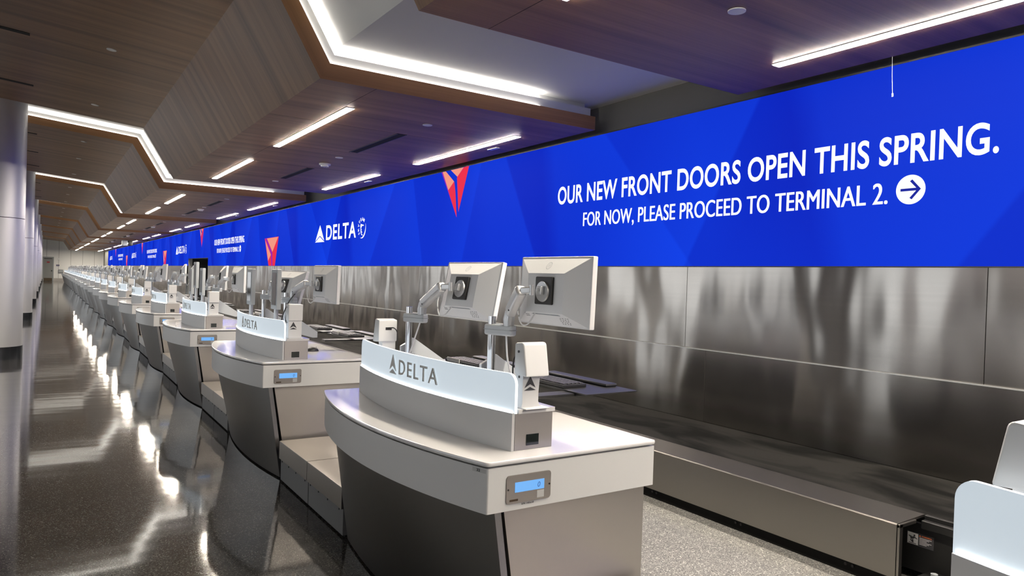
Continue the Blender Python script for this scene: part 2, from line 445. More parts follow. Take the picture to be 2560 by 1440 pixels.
# door in the far wall
d = thing('door_1', 'grey door with a red sign in the far white wall', 'door', (0.15, YE, 0), kind='structure')
b = bmesh.new()
box(b, -0.45, -0.36, -0.06, 0, 0, 2.36); box(b, 0.36, 0.45, -0.06, 0, 0, 2.36); box(b, -0.36, 0.36, -0.06, 0, 2.26, 2.36)
obj('door_frame', b, 'grey_plastic', d)
b = bmesh.new(); box(b, -0.36, 0.36, -0.03, 0, 0.01, 2.26); obj('door_leaf', b, 'door_grey', d)
b = bmesh.new(); box(b, -0.34, 0.34, -0.036, -0.03, 0.02, 0.30); obj('kick_plate', b, 'brown_metal', d)
b = bmesh.new(); box(b, 0.24, 0.34, -0.08, -0.03, 0.96, 1.06, 0.01); obj('door_handle', b, 'black_metal', d)
b = bmesh.new(); box(b, -0.12, 0.12, -0.036, -0.03, 1.78, 1.90); obj('door_sign', b, 'red_sign', d)
b = bmesh.new(); box(b, -0.36, 0.30, -0.10, -0.03, 2.17, 2.22, 0.01); obj('door_closer', b, 'black_metal', d)
t = thing('wall_sign', 'small dark blue sign on the far wall right of the door', 'sign', (0.93, YE, 1.56))
b = bmesh.new(); box(b, -0.13, 0.13, -0.02, 0, -0.07, 0.07, 0.004); obj('sign_plate', b, 'blue_sign', t)
b = bmesh.new(); box(b, -0.09, 0.09, -0.023, -0.02, 0.0, 0.02); obj('sign_lettering', b, 'white_print', t)
t = thing('wall_cabinet', 'dark steel cabinet set into the far wall near the counter row', 'cabinet', (1.2, YE, 1.0))
b = bmesh.new(); box(b, -0.2, 0.2, -0.12, 0, -0.16, 0.16, 0.01); obj('cabinet_body', b, 'steel_dark', t)
b = bmesh.new(); box(b, -0.17, 0.17, -0.13, -0.12, -0.13, 0.13, 0.004); obj('cabinet_door', b, 'grey_plastic', t)
t = thing('emergency_light', 'white twin-bar fitting on the far wall above the blue sign', 'light', (1.0, YE, 2.18))
b = bmesh.new(); box(b, -0.1, 0.1, -0.06, 0, -0.1, 0.1, 0.01); obj('fitting_body', b, 'white_plastic', t)
for z in (0.05, -0.08):
    b = bmesh.new(); box(b, -0.09, 0.09, -0.075, -0.06, z, z+0.03); obj('lamp_bar', b, 'grey_plastic', t)

# ---- ceiling: white coffered surface with wood soffits hung below it
def offset_profile(pr, d):
    n = []
    for (a, b_), (c, e) in zip(pr[:-1], pr[1:]):
        l = math.hypot(c-a, e-b_); n.append((-(e-b_)/l, (c-a)/l))
    out = [(pr[0][0]+n[0][0]*d, pr[0][1]+n[0][1]*d)]
    for i in range(1, len(pr)-1):
        n0, n1 = n[i-1], n[i]; k = d/(1+n0[0]*n1[0]+n0[1]*n1[1])
        out.append((pr[i][0]+(n0[0]+n1[0])*k, pr[i][1]+(n0[1]+n1[1])*k))
    out.append((pr[-1][0]+n[-1][0]*d, pr[-1][1]+n[-1][1]*d))
    return out
b = bmesh.new()
pc = offset_profile(PROF[:3]+[(4.80, 3.06)], 0.285); pc2 = offset_profile(PROF[:3]+[(4.80, 3.06)], 0.40)
loft(b, [[(x, YN, z) for x, z in pc+pc2[::-1]], [(x, YE, z) for x, z in pc+pc2[::-1]]])
structure('ceiling', b, 'white_paint', smooth=0, label='white recessed ceiling between the wood soffits')
def soffit(s, w_, label):
    uvs = {}
    lens = [0]
    for (a, b_), (c, e) in zip(PROF[:-1], PROF[1:]): lens.append(lens[-1]+math.hypot(c-a, e-b_))
    top = offset_profile(PROF, 0.135)
    bm = bmesh.new(); uvl = bm.loops.layers.uv.new('UVMap')
    def quad(pts, uv, mi):
        f = bm.faces.new([bm.verts.new(p) for p in pts]); f.material_index = mi
        for lo, q in zip(f.loops, uv): lo[uvl].uv = q
    y1 = s+w_
    for i in range(3):
        (a, az), (c, cz) = PROF[i], PROF[i+1]; (ta, taz), (tc_, tcz) = top[i], top[i+1]
        quad([(a, s, az), (a, y1, az), (c, y1, cz), (c, s, cz)], [(lens[i], s), (lens[i], y1), (lens[i+1], y1), (lens[i+1], s)], 0)
        quad([(ta, s, taz), (tc_, s, tcz), (tc_, y1, tcz), (ta, y1, taz)], [(lens[i], 0), (lens[i+1], 0), (lens[i+1], 1), (lens[i], 1)], 2)
        for yy, sg in ((s, 1), (y1, -1)):
            pts = [(a, yy, az), (c, yy, cz), (tc_, yy, tcz), (ta, yy, taz)]; uv = [(lens[i], 50), (lens[i+1], 50), (lens[i+1], 50.135), (lens[i], 50.135)]
            if sg < 0: pts, uv = pts[::-1], uv[::-1]
            quad(pts, uv, 1)
    (c, cz), (tc_, tcz) = PROF[3], top[3]
    quad([(c, s, cz), (c, y1, cz), (tc_, y1, tcz), (tc_, s, tcz)], [(s, 60), (y1, 60), (y1, 60.135), (s, 60.135)], 1)
    bmesh.ops.remove_doubles(bm, verts=bm.verts, dist=1e-5)
    o = structure('ceiling_soffit', bm, ['wood', 'wood_edge_lit', 'white_paint'], smooth=0, label=label)
    o['group'] = 'wood soffits along the ceiling'
    # white upstand above it, set back from the edge
    bm = bmesh.new(); P4 = PROF[:3]+[(4.60, 3.06)]; up = offset_profile(P4, 0.1352); up2 = offset_profile(P4, 0.222); up3 = offset_profile(P4, 0.2845)
    for y_0, y_1, tp in ((s+0.045, s+0.055, up2), (s+0.14, y1-0.03, up3)):
        loft(bm, [[(x, yy, z) for x, z in up+tp[::-1]] for yy in (y_0, y_1)])
    structure('soffit_upstand', bm, 'white_paint', o, 0)
    # dark joints of the veneer
    bm = bmesh.new()
    for yy in (s+w_*0.2, s+w_*0.4, s+w_*0.6, s+w_*0.8): box(bm, 1.79, 4.63, yy-0.0012, yy+0.0012, 3.0592, 3.0605)
    box(bm, 2.261, 2.264, s, y1, 3.0592, 3.0605)
    structure('veneer_joints', bm, 'dark', o, 0)
    return o
ORD = ['first', 'second', 'third', 'fourth', 'fifth', 'sixth', 'seventh', 'eighth', 'ninth', 'tenth', 'eleventh', 'twelfth', 'thirteenth', 'fourteenth', 'fifteenth', 'sixteenth',
       'seventeenth', 'eighteenth', 'nineteenth', 'twentieth', 'twenty-first', 'twenty-second', 'twenty-third', 'twenty-fourth', 'twenty-fifth', 'twenty-sixth', 'twenty-seventh']
for k in range(-1, 8):
    s = FS+FP*k; e = min(s+FW, YE-0.01)
    if k == -1: s = YN+0.01
    soffit(s, e-s, 'wood ceiling soffit overhead at the upper right of the photo' if k < 0 else '%s wood ceiling soffit beyond the nearest white recess' % ORD[k])
    if k >= 0:
        # cove strip behind the soffit's front edge, plus an added strip brightening the upstand
        t = thing('cove_light_strip', 'white cove light strip along the front edge of the %s wood soffit' % ORD[k], 'light', (0, s+0.075, 3.2), group='cove light strips')
        for nm, d_, th, ya, yb, mt in (('light_strip', 0.190, 0.012, -0.005, 0.03, 'cove'), ('added_fill_strip', 0.137, 0.006, -0.055, -0.043, 'upstand_fill')):
            pr = offset_profile(PROF, d_); bm = bmesh.new()
            pr = [pr[0], pr[1], pr[2], (3.95, pr[3][1])]; pr2 = offset_profile(pr, th)
            loft(bm, [[(x, yy, z-3.2) for x, z in pr+pr2[::-1]] for yy in (ya, yb)])
            obj(nm, bm, mt, t, 0)

# ---- linear lamps, diffusers lowered below the soffit to brighten the wood
b = bmesh.new(); box(b, -0.034, 0.034, -1.26, 1.26, -0.008, 0.001); dif = fin(b, 'diffuser', 'lamp', 0)
b = bmesh.new()
for x in (-0.039, 0.039): box(b, x-0.004, x+0.004, -1.265, 1.265, -0.004, 0.001)
for y in (-1.263, 1.263): box(b, -0.043, 0.043, y-0.003, y+0.003, -0.006, 0.001)
trm = fin(b, 'lamp_trim', 'white_plastic', 0)
for row, X in (('inner', 2.33), ('outer', 4.21)):
    n = 0
    for k in range(-1, 8):
        for off in (2.04, 5.88):
            y = FS+FP*k+off
            if y > YE-1.4 or y < -2: continue
            n += 1
            side = 'by the sloping wood' if row == 'inner' else 'above the blue screen'
            t = thing('linear_ceiling_light', '%s linear ceiling light from the camera in the row %s' % (ORD[n-1], side), 'ceiling light', (X, y, 3.06), group='linear ceiling lights, %s row' % row)
            obj('diffuser', dif, None, t); obj('lamp_trim', trm, None, t)
# ---- slot diffusers, discs, detectors on the soffits
def put(name, label, cat, parts, loc, group=None, ry=0):
    t = thing(name, label, cat, loc, group=group); t.rotation_euler = (0, ry, 0)
    for pn, me in parts: obj(pn, me, None, t)
    return t
b = bmesh.new(); box(b, -0.045, 0.045, -0.73, 0.73, -0.003, 0.001); s1 = fin(b, 'slot_opening', 'dark', 0)
b = bmesh.new()
for x in (-0.05, 0.05): box(b, x-0.006, x+0.006, -0.74, 0.74, -0.005, 0.001)
s2 = fin(b, 'slot_frame', 'black_metal', 0)
b = bmesh.new(); box(b, -0.65, 0.65, -0.05, 0.05, -0.003, 0.004); s3 = fin(b, 'slot_opening', 'dark', 0)
b = bmesh.new(); disc(b, (0, 0, -0.006), (0, 0, 1), 0.05, 0.008); d1 = fin(b, 'cover_disc', 'white_plastic')
b = bmesh.new(); disc(b, (0, 0, -0.045), (0, 0, 1), 0.055, 0.03); disc(b, (0, 0, -0.02), (0, 0, 1), 0.08, 0.02); d2 = fin(b, 'detector_body', 'white_plastic')
b = bmesh.new()
for a in range(6): box(b, 0.038*math.cos(a)-0.006, 0.038*math.cos(a)+0.006, 0.038*math.sin(a)-0.006, 0.038*math.sin(a)+0.006, -0.047, -0.044)
d3 = fin(b, 'detector_vents', 'grey_plastic', 0)
b = bmesh.new(); box(b, -0.03, 0.03, -0.1, 0.1, -0.008, 0.001, 0.004); d4 = fin(b, 'cover_plate', 'white_plastic')
tilt = math.atan(0.0925)
kn = 0
for k in range(-1, 5):
    s = FS+FP*k
    wh = 'upper right soffit overhead' if k < 0 else '%s wood soffit' % ORD[k]
    for q, off in enumerate((2.30, 5.50)):
        if s+off > 0.8: put('slot_diffuser', '%s black air slot in the lower face of the %s' % (('nearer', 'farther')[q], wh), 'air vent', [('slot_opening', s1), ('slot_frame', s2)], (3.21, s+off, 3.06), 'lower slot diffusers')
    for q, off in enumerate((0.95, 3.55, 6.67)):
        if s+off > 1.5: put('ceiling_disc', '%s small round plate in the lower face of the %s' % (('first', 'second', 'third')[q], wh), 'ceiling disc', [('cover_disc', d1)], (3.21, s+off, 3.06), 'round plates in the lower soffits')
    for q, off in enumerate((1.58, 5.49)):
        if s+off > 2: put('cover_plate', '%s oblong plate beside the screen in the %s' % (('nearer', 'farther')[q], wh), 'ceiling plate', [('cover_plate', d4)], (4.40, s+off, 3.06), 'oblong plates above the screen')
    if k >= 0: put('smoke_detector', 'white domed smoke detector under the %s' % wh, 'smoke detector', [('detector_body', d2), ('detector_vents', d3)], (3.24, s+4.21, 3.06), 'smoke detectors')
    for q, off in enumerate((1.15, 3.77, 6.38)):
        X = -0.85
        if s+off > 6: put('slot_diffuser', '%s black slot in the upper face of the %s' % (('first', 'second', 'third')[q], wh), 'air vent', [('slot_opening', s3)], (X, s+off, 3.86+0.0925*(1.31-X)), 'upper slot diffusers', tilt)
    for q, off in enumerate((0.93, 3.52, 6.75)):
        X = 0.555
        if s+off > 6: put('ceiling_disc', '%s pale round disc in the upper face of the %s' % (('first', 'second', 'third')[q], wh), 'ceiling disc', [('cover_disc', d1)], (X, s+off, 3.86+0.0925*(1.31-X)), 'round discs in the upper soffits', tilt)

# ---- columns
b = bmesh.new(); cyl(b, (0, 0, 0), (0, 0, 0.20), 0.408, 64); c1 = fin(b, 'base_ring', 'steel_dark')
b = bmesh.new(); cyl(b, (0, 0, 0.20), (0, 0, 2.23), 0.40, 64); c2 = fin(b, 'lower_cladding', 'column')
b = bmesh.new(); cyl(b, (0, 0, 2.24), (0, 0, 4.34), 0.40, 64); c3 = fin(b, 'upper_cladding', 'column')
b = bmesh.new(); cyl(b, (0, 0, 2.22), (0, 0, 2.25), 0.394, 64); c4 = fin(b, 'cladding_joint', 'dark')
n = 0
for k in range(-1, 8):
    t = thing('column', 'round silver column beside the camera, outside the left edge' if k < 0 else '%s round silver column along the left side of the aisle' % ORD[k], 'column', (-0.70, 13.9+FP*k, 0), group='silver columns', kind='structure')
    for nm, me in (('base_ring', c1), ('lower_cladding', c2), ('upper_cladding', c3), ('cladding_joint', c4)): obj(nm, me, None, t)

# ================================================================== VIDEO WALL
SZ0, SZ1, SY0, SY1 = 1.679, 3.033, YN, 74.8
vw = thing('video_wall', 'long blue LED video wall above the steel panels with airline messages', 'screen', (XW, 20, SZ0))
VO = Vector((XW, 20, SZ0))
bm = bmesh.new()
def slab_(y0, y1, z0, z1): box(bm, 0.0, 0.058, y0-20, y1-20, z0-SZ0, z1-SZ0)
slab_(SY0, OPY0, SZ0, SZ1); slab_(OPY0, OPY1, OPZ, SZ1); slab_(OPY1, SY1, SZ0, SZ1)
scr = obj('screen_panel', bm, 'screen', vw, 0)
scr.data.transform(Matrix.Translation(VO)); scr.location = -VO    # object space = world space for the picture
bm = bmesh.new()
for y0, y1, z in ((SY0, OPY0, SZ0), (OPY1, SY1, SZ0)): box(bm, -0.003, 0.058, y0-20, y1-20, z-SZ0-0.008, z-SZ0)
box(bm, -0.003, 0.058, SY0-20, SY1-20, SZ1-SZ0, SZ1-SZ0+0.012)
obj('screen_frame', bm, 'black_metal', vw, 0)
def smap(yc, z, w_=0.003):   # picture coordinates: u to the right = towards the camera (-Y)
    return lambda u, v, w: (-w_-w, yc-u-20, z+v-SZ0)
def abs_map(w_=0.0025):
    return lambda y, z, w: (-w_-w, y-20, z-SZ0)
PER = 19.25
for k in range(0, 4):
    o = PER*k
    res = 6 if k == 0 else 2
    bm = bmesh.new(); text_into(bm, 'OUR NEW FRONT DOORS OPEN THIS SPRING.', 4.36, 0.198, smap(6.29+o, 2.358), 0.020, 1.04, res=res)
    obj('headline_text', bm, 'screen_white', vw, 0)
    bm = bmesh.new(); text_into(bm, 'FOR NOW, PLEASE PROCEED TO TERMINAL 2.', 3.24, 0.168, smap(5.835+o, 2.078), ((0, 0), (0.003, 0), (0.006, 0)), 1.02, res=res)
    obj('second_line_text', bm, 'screen_white', vw, 0)
    bm = bmesh.new(); mp = abs_map()
    poly_into(bm, [(2.44+o+0.095*math.cos(a*math.pi/24), 2.185+0.097*math.sin(a*math.pi/24)) for a in range(48)], mp)
    ic = obj('arrow_disc', bm, 'screen_white', vw, 0)
    bm = bmesh.new(); mp = abs_map(0.004)
    poly_into(bm, [(2.505+o, 2.194), (2.385+o, 2.194), (2.385+o, 2.176), (2.505+o, 2.176)], mp)
    for sg in (1, -1): poly_into(bm, [(2.373+o, 2.185), (2.388+o, 2.185+sg*-0.008), (2.445+o, 2.185+sg*0.055), (2.430+o, 2.185+sg*0.066)], mp)
    obj('arrow', bm, 'screen_navy', ic, 0)
    # red emblem hanging from the top edge
    A = {'screen_salmon': [[(9.067, 3.031), (8.972, 3.031), (8.716, 2.862), (8.881, 2.754)], [(8.82, 3.031), (8.454, 3.031), (8.626, 2.919)]],
         'screen_red': [[(8.881, 2.754), (8.716, 2.862), (8.704, 2.84), (8.667, 2.711), (8.61, 2.352)],
                        [(8.626, 2.919), (8.444, 3.031), (8.307, 3.031), (8.565, 2.425), (8.632, 2.902)]],
         'screen_purple': [[(9.10, 3.031), (9.067, 3.031), (8.881, 2.754), (8.61, 2.352), (8.888, 2.74)]]}
    B = {'screen_red': [[(18.917, 2.386), (17.606, 2.398), (17.883, 1.681), (18.474, 1.681)]],
         'screen_salmon': [[(18.70, 2.383), (17.65, 2.39), (18.14, 2.027)], [(18.857, 2.344), (18.28, 1.96), (18.527, 1.803)]],
         'screen_purple': [[(18.872, 2.380), (18.715, 2.386), (18.138, 2.007), (18.101, 1.683), (18.196, 1.683), (18.281, 1.97)]]}
    bm = bmesh.new()
    for i, (mt, ps) in enumerate(A.items()):
        for p in ps: poly_into(bm, [(y+o, z) for y, z in p], abs_map(0.002+0.0006*i), i)
    obj('red_emblem', bm, list(A.keys()), vw, 0)
    if 18.2+o < SY1-1:
        bm = bmesh.new()
        for i, (mt, ps) in enumerate(B.items()):
            for p in ps: poly_into(bm, [(y+o, z) for y, z in p], abs_map(0.002+0.0006*i), i)
        obj('red_emblem', bm, list(B.keys()), vw, 0)
    if 14.8+o < SY1:
        bm = bmesh.new(); mp = smap(14.77+o, 2.17)
        for tri in widget(0, 0, 0.60, 0.355, True): poly_into(bm, tri, mp)
        text_into(bm, 'DELTA', 1.66, 0.30, smap(14.08+o, 2.20), 0.02, 1.12, res=res)
        obj('airline_logo', bm, 'screen_white', vw, 0)
        bm = bmesh.new(); cy, cz, R_ = 12.13+o, 2.36, 0.19
        def arc_band(r0, r1, a0, a1, n=14, ex=1.0):
            for i in range(n):
                q0, q1 = a0+(a1-a0)*i/n, a0+(a1-a0)*(i+1)/n
                tp = lambda f: max(0.15, math.sin(math.pi*f))
                f0, f1 = tp(i/n), tp((i+1)/n)
                poly_into(bm, [(cy-r*math.cos(a), cz+r*math.sin(a)) for r, a in ((r1, q0), (r1, q1), (r1-(r1-r0)*f1, q1), (r1-(r1-r0)*f0, q0))], abs_map())
        arc_band(0.150, 0.185, math.radians(-110), math.radians(25))
        for i, ch in enumerate('SKYTEAM'):
            a = math.radians(215-26*i); vs, fs, ww, hh = text_polys(ch, 0.03, 1.0, 1)
            sc_ = 0.062/hh; V = []
            for x, y in vs:
                xx, yy = (x-ww/2)*sc_, (y*sc_)
                rr, tx = 0.135+yy, xx
                V.append(bm.verts.new((-0.003, cy-(rr*math.cos(a)+tx*math.sin(a))-20, cz+(rr*math.sin(a)-tx*math.cos(a))-SZ0)))
            for f in fs:
                try: bm.faces.new([V[j] for j in f])
                except ValueError: pass
        for dy, r in ((0.035, 0.10), (0.01, 0.075), (-0.015, 0.055), (-0.04, 0.04)):
            for i in range(10):
                a0, a1 = [math.radians(60+210*(i+j)/10) for j in (0, 1)]
                poly_into(bm, [(cy-dy-q*math.cos(a), cz+q*math.sin(a)*1.0-dy) for q, a in ((r, a0), (r, a1), (r-0.020, a1), (r-0.020, a0))], abs_map())
        obj('alliance_emblem', bm, 'screen_white', vw, 0)

# wire hanging in front of the screen
t = thing('hanging_wire', 'thin white wire with a small tip hanging in front of the blue screen', 'wire', (4.62, 2.53, 3.06))
b = bmesh.new(); tube(b, smooth_path([(0, 0, 0), (0, -0.004, -0.13), (-0.01, -0.016, -0.255)]), 0.0016, 6); obj('wire', b, 'pale_grey', t)
b = bmesh.new(); cyl(b, (-0.01, -0.016, -0.25), (-0.01, -0.017, -0.272), 0.005, 10); obj('wire_tip', b, 'white_plastic', t)
# ceiling cameras far down the row
t = thing('ceiling_camera', 'white and black camera cluster hanging from the far soffit near the screen', 'camera', (3.85, 45.5, 3.06))
b = bmesh.new(); cyl(b, (0, 0, 0), (0, 0, -0.12), 0.03, 12); obj('mount', b, 'grey_plastic', t)
b = bmesh.new(); box(b, -0.32, -0.04, -0.2, 0.2, -0.30, -0.001, 0.03); obj('white_housing', b, 'pale_grey', t)
b = bmesh.new(); box(b, 0.0, 0.22, -0.2, 0.1, -0.28, -0.001, 0.03); cyl(b, (0.1, -0.19, -0.2), (0.1, -0.28, -0.2), 0.06, 16); obj('black_housing', b, 'black_plastic', t)

# ================================================================== BAGGAGE CONVEYOR
CB0, CB1 = -3.5, 79.0
cv = thing('baggage_conveyor', 'long black baggage belt with steel side cover along the wall', 'conveyor', (4.2, 2, 0))
def cvb(bm, x0, x1, y0, y1, z0, z1, bev=0.0, mat=0): box(bm, x0-4.2, x1-4.2, y0-2, y1-2, z0, z1, bev, 1, mat)
b = bmesh.new(); cvb(b, 3.86, 4.715, CB0, CB1, 0.30, 0.345, 0.004); obj('belt', b, 'belt', cv)
b = bmesh.new()
cvb(b, 3.835, 3.858, CB0, 1.84, 0.315, 0.352, 0.003); cvb(b, 3.80, 3.834, CB0, 1.84, 0.285, 0.33, 0.004); cvb(b, 3.83, 3.86, CB0, CB1, 0.05, 0.30); cvb(b, 3.70, 3.83, CB0, 1.80, 0.05, 0.075)
obj('belt_frame', b, 'black_metal', cv)
b = bmesh.new()
y = 1.845
prof = [(3.575, 0.07), (3.575, 0.34), (3.581, 0.346), (3.848, 0.352), (3.848, 0.34), (3.59, 0.334), (3.59, 0.07)]
while y < CB1-1:
    e = min(y+6.1, CB1)
    prism(b, [(x-4.2, z) for x, z in prof], y-2+0.001, e-2-0.001, 'y'); y = e
cvb(b, 3.577, 3.61, 1.832, 1.844, 0.07, 0.343, 0.002); cvb(b, 3.577, 3.74, 1.832, 1.844, 0.326, 0.345, 0.002)
obj('side_cover', b, 'steel_cover', cv)
b = bmesh.new(); cvb(b, 3.62, 3.82, 1.96, CB1, 0.0, 0.30); cvb(b, 3.60, 3.64, 1.86, CB1, 0.0, 0.07)
obj('kick_recess', b, 'dark', cv, 0)
b = bmesh.new()
for i in range(70):
    yy = 2.1+i*0.72
    for dy in (-0.02, 0.02): disc(b, (3.600-4.2, yy+dy-2, 0.045), (-1, 0, 0), 0.008, 0.004, 8)
obj('anchor_bolts', b, 'black_metal', cv)
b = bmesh.new(); cyl(b, (3.66-4.2, 1.70-2, 0.0), (3.66-4.2, 1.70-2, 0.11), 0.012, 12); disc(b, (3.66-4.2, 1.70-2, 0.11), (0, 0, 1), 0.016, 0.02); obj('floor_bolt', b, 'grey_plastic', cv)
lb = bmesh.new(); LX, LY = 3.8285-4.2, 1.921-2
box(lb, LX-0.0015, LX, LY-0.135, LY, 0.182, 0.25, 0, 1, 0)
lab = obj('warning_label', lb, 'print_dark', cv, 0, label='black and white warning label')
b = bmesh.new(); wm = lambda u, v, w: (LX-0.003-w, LY-u, 0.182+v)
poly_into(b, [(0.004, 0.004), (0.058, 0.004), (0.058, 0.064), (0.004, 0.064)], wm); obj('pictogram_field', b, 'white_print', lab, 0)
b = bmesh.new(); wm = lambda u, v, w: (LX-0.0045-w, LY-u, 0.182+v)
for q in ([(0.012, 0.008), (0.05, 0.008), (0.05, 0.011), (0.012, 0.011)], [(0.028, 0.014), (0.036, 0.014), (0.034, 0.03), (0.029, 0.03)], [(0.03, 0.014), (0.018, 0.024), (0.021, 0.028), (0.034, 0.02)],
          [(0.022, 0.028), (0.040, 0.036), (0.038, 0.046), (0.018, 0.038)], [(0.036, 0.040), (0.054, 0.034), (0.055, 0.038), (0.038, 0.046)], [(0.024, 0.036), (0.010, 0.044), (0.011, 0.048), (0.027, 0.044)], [(0.036, 0.046), (0.044, 0.047), (0.043, 0.056), (0.035, 0.055)]): poly_into(b, q, wm)
obj('pictogram', b, 'print_dark', lab, 0)
b = bmesh.new(); wm = lambda u, v, w: (LX-0.003-w, LY-u, 0.182+v)
text_into(b, 'WARNING', 0.05, 0.008, lambda u, v, w: wm(0.075+u, 0.053+v, w), 0.02, res=2); poly_into(b, [(0.062, 0.053), (0.072, 0.053), (0.067, 0.062)], wm); obj('warning_heading', b, 'orange_print', lab, 0)
b = bmesh.new()
for i in range(6): poly_into(b, [(0.064, 0.045-i*0.0065), (0.125-0.012*(i % 3), 0.045-i*0.0065), (0.125-0.012*(i % 3), 0.048-i*0.0065), (0.064, 0.048-i*0.0065)], wm)
obj('warning_lines', b, 'white_print', lab, 0)

# ================================================================== CHECK-IN COUNTER (local origin: middle of its footprint, X = 1.70)
CX = 1.70
def arc(ly, xend, xmid, half):
    s_ = xend-xmid; R_ = (half*half+s_*s_)/(2*s_); return xmid + (R_-math.sqrt(max(R_*R_-ly*ly, 0))) - CX
def outline(xend, xmid, half, xback, n=28, rc=0.0):
    pts = []
    for i in range(n+1):
        ly = half-2*half*i/n; pts.append((arc(ly, xend, xmid, half), ly))
    back = [(xback-CX, -half), (xback-CX, half)]
    if rc:
        def rnd(p, a, c):
            p, a, c = Vector(p), Vector(a), Vector(c); q0 = p+(a-p).normalized()*rc; q1 = p+(c-p).normalized()*rc
            return [tuple((1-t)**2*q0+2*t*(1-t)*p+t*t*q1) for t in (0, .25, .5, .75, 1)]
        out = rnd(pts[0], back[1], pts[1])+pts[1:-1]+rnd(pts[-1], pts[-2], back[0])+rnd(back[0], pts[-1], back[1])+rnd(back[1], back[0], pts[0])
        return out
    return pts+back
def slab_rings(o2, z0, z1, bev):
    def inset(d):
        n = len(o2); out = []
        for i in range(n):
            p, a, c = Vector(o2[i]), Vector(o2[i-1]), Vector(o2[(i+1) % n])
            e0, e1 = (p-a).normalized(), (c-p).normalized()
            n0, n1 = Vector((-e0.y, e0.x)), Vector((-e1.y, e1.x)); m_ = (n0+n1).normalized()
            out.append(p+m_*d)
        return out
    rs = []
    for z, d in ((z0, bev), (z0+bev*0.3, bev*0.3), (z0+bev, 0), (z1-bev, 0), (z1-bev*0.3, bev*0.3), (z1, bev)):
        rs.append([(q.x, q.y, z) for q in inset(d)])
    return rs
def build_counter(label):
    t = thing('check_in_counter', label, 'counter', (CX, Y0, 0), group='check-in counters')
    bm = bmesh.new(); loft(bm, slab_rings(outline(1.300, 1.165, 0.87, 2.120, 32, 0.018), 0.842, 0.860, 0.006)); obj('counter_top', bm, 'solid_white', t)
    bm = bmesh.new(); o2 = outline(1.325, 1.19, 0.845, 2.095, 32); loft(bm, [[(x, y, z) for x, y in o2] for z in (0.83, 0.845)]); obj('shadow_gap', bm, 'black_metal', t)
    bm = bmesh.new(); o2 = outline(1.306, 1.171, 0.865, 2.114, 32, 0.006); loft(bm, [[(x, y, z) for x, y in o2] for z in (0.675, 0.836)]); fa = obj('fascia', bm, 'fascia', t)
    # body: curved front skin, two side panels, dark core
    bm = bmesh.new(); ring = []
    for z, xe, xm in ((0.012, 1.452, 1.385), (0.22, 1.42, 1.33), (0.45, 1.387, 1.265), (0.675, 1.352, 1.208)):
        f_ = [(arc(y, xe, xm, 0.842), y) for y in [0.842-1.684*i/28 for i in range(29)]]
        ring.append([(x, y, z) for x, y in f_]+[(x+0.03, y*0.995, z) for x, y in f_[::-1]])
    loft(bm, ring); obj('front_panel', bm, 'steel_body', t)
    for sg in (-1, 1):
        bm = bmesh.new(); prism(bm, [(1.505-CX, 0.012), (2.09-CX, 0.012), (2.09-CX, 0.675), (1.395-CX, 0.675)], sg*0.80, sg*0.836, 'y', bev=0.002); obj('side_panel', bm, 'steel_side', t)
    bm = bmesh.new(); prism(bm, [(1.47-CX, 0.0), (2.07-CX, 0.0), (2.07-CX, 0.675), (1.37-CX, 0.675)], -0.80, 0.80, 'y'); obj('core', bm, 'dark', t, 0)
    # scale read-out on the near end of the fascia
    bm = bmesh.new(); prism(bm, [(x, z) for x, z in rrect(1.384-CX, 1.580-CX, 0.700, 0.802, 0.012)], -0.869, -0.864, 'y'); dp = obj('scale_display', bm, 'steel', t)
    bm = bmesh.new(); box(bm, 1.420-CX, 1.549-CX, -0.8705, -0.868, 0.739, 0.775); lc = obj('lcd_screen', bm, 'lcd', dp, 0)
    bm = bmesh.new(); text_into(bm, '0', 0.012, 0.019, lambda u, v, w: (1.517-CX+u+0.15*v, -0.8712-w, 0.7475+v), 0.0, res=3)
    obj('display_digit', bm, 'lcd_digit', dp, 0)
    bm = bmesh.new()
    for x in (1.391, 1.573): disc(bm, (x-CX, -0.869, 0.752), (0, -1, 0), 0.0035, 0.0015, 10)
    obj('display_screws', bm, 'black_metal', dp)
    bm = bmesh.new(); box(bm, 1.398-CX, 1.434-CX, -0.8698, -0.868, 0.708, 0.7155); obj('maker_plate', bm, 'brown_metal', dp, 0)
    bm = bmesh.new(); box(bm, 1.518-CX, 1.549-CX, -0.8698, -0.868, 0.708, 0.735); obj('info_sticker', bm, 'sticker', dp, 0)
    # sign plinth
    bm = bmesh.new(); o2 = [(arc(y, 1.466, 1.383, 0.77), y) for y in [0.768-1.536*i/28 for i in range(29)]]
    loft(bm, [[(x, y, z) for x, y in o2]+[(x+0.012, y, z) for x, y in o2[::-1]] for z in (0.860, 1.003)]); obj('plinth_front', bm, 'plinth', t)
    for sg in (-1, 1):
        bm = bmesh.new(); box(bm, 1.480-CX, 1.655-CX, sg*0.755-0.012, sg*0.755+0.012, 0.860, 1.000, 0.001, 1); e = obj('plinth_end', bm, 'steel_side', t)
        bm = bmesh.new(); box(bm, 1.533-CX, 1.590-CX, sg*0.768-0.0015, sg*0.768+0.0015, 0.876, 0.918); obj('socket_window', bm, 'black_glass', e, 0)
    bm = bmesh.new(); box(bm, 1.50-CX, 1.650-CX, -0.74, 0.74, 0.860, 0.999); obj('plinth_box', bm, 'plinth', t, 0)
    bm = bmesh.new(); ft = [(arc(y, 1.492, 1.409, 0.77), y) for y in [0.772-1.544*i/28 for i in range(29)]]
    loft(bm, [[(x, y, z) for x, y in ft]+[(1.662-CX, -0.772), (1.662-CX, 0.772)] and [(x, y, z) for x, y in ft]+[(1.662-CX, -0.772, z), (1.662-CX, 0.772, z)] for z in (0.999, 1.015)]); obj('plinth_top', bm, 'solid_white', t)
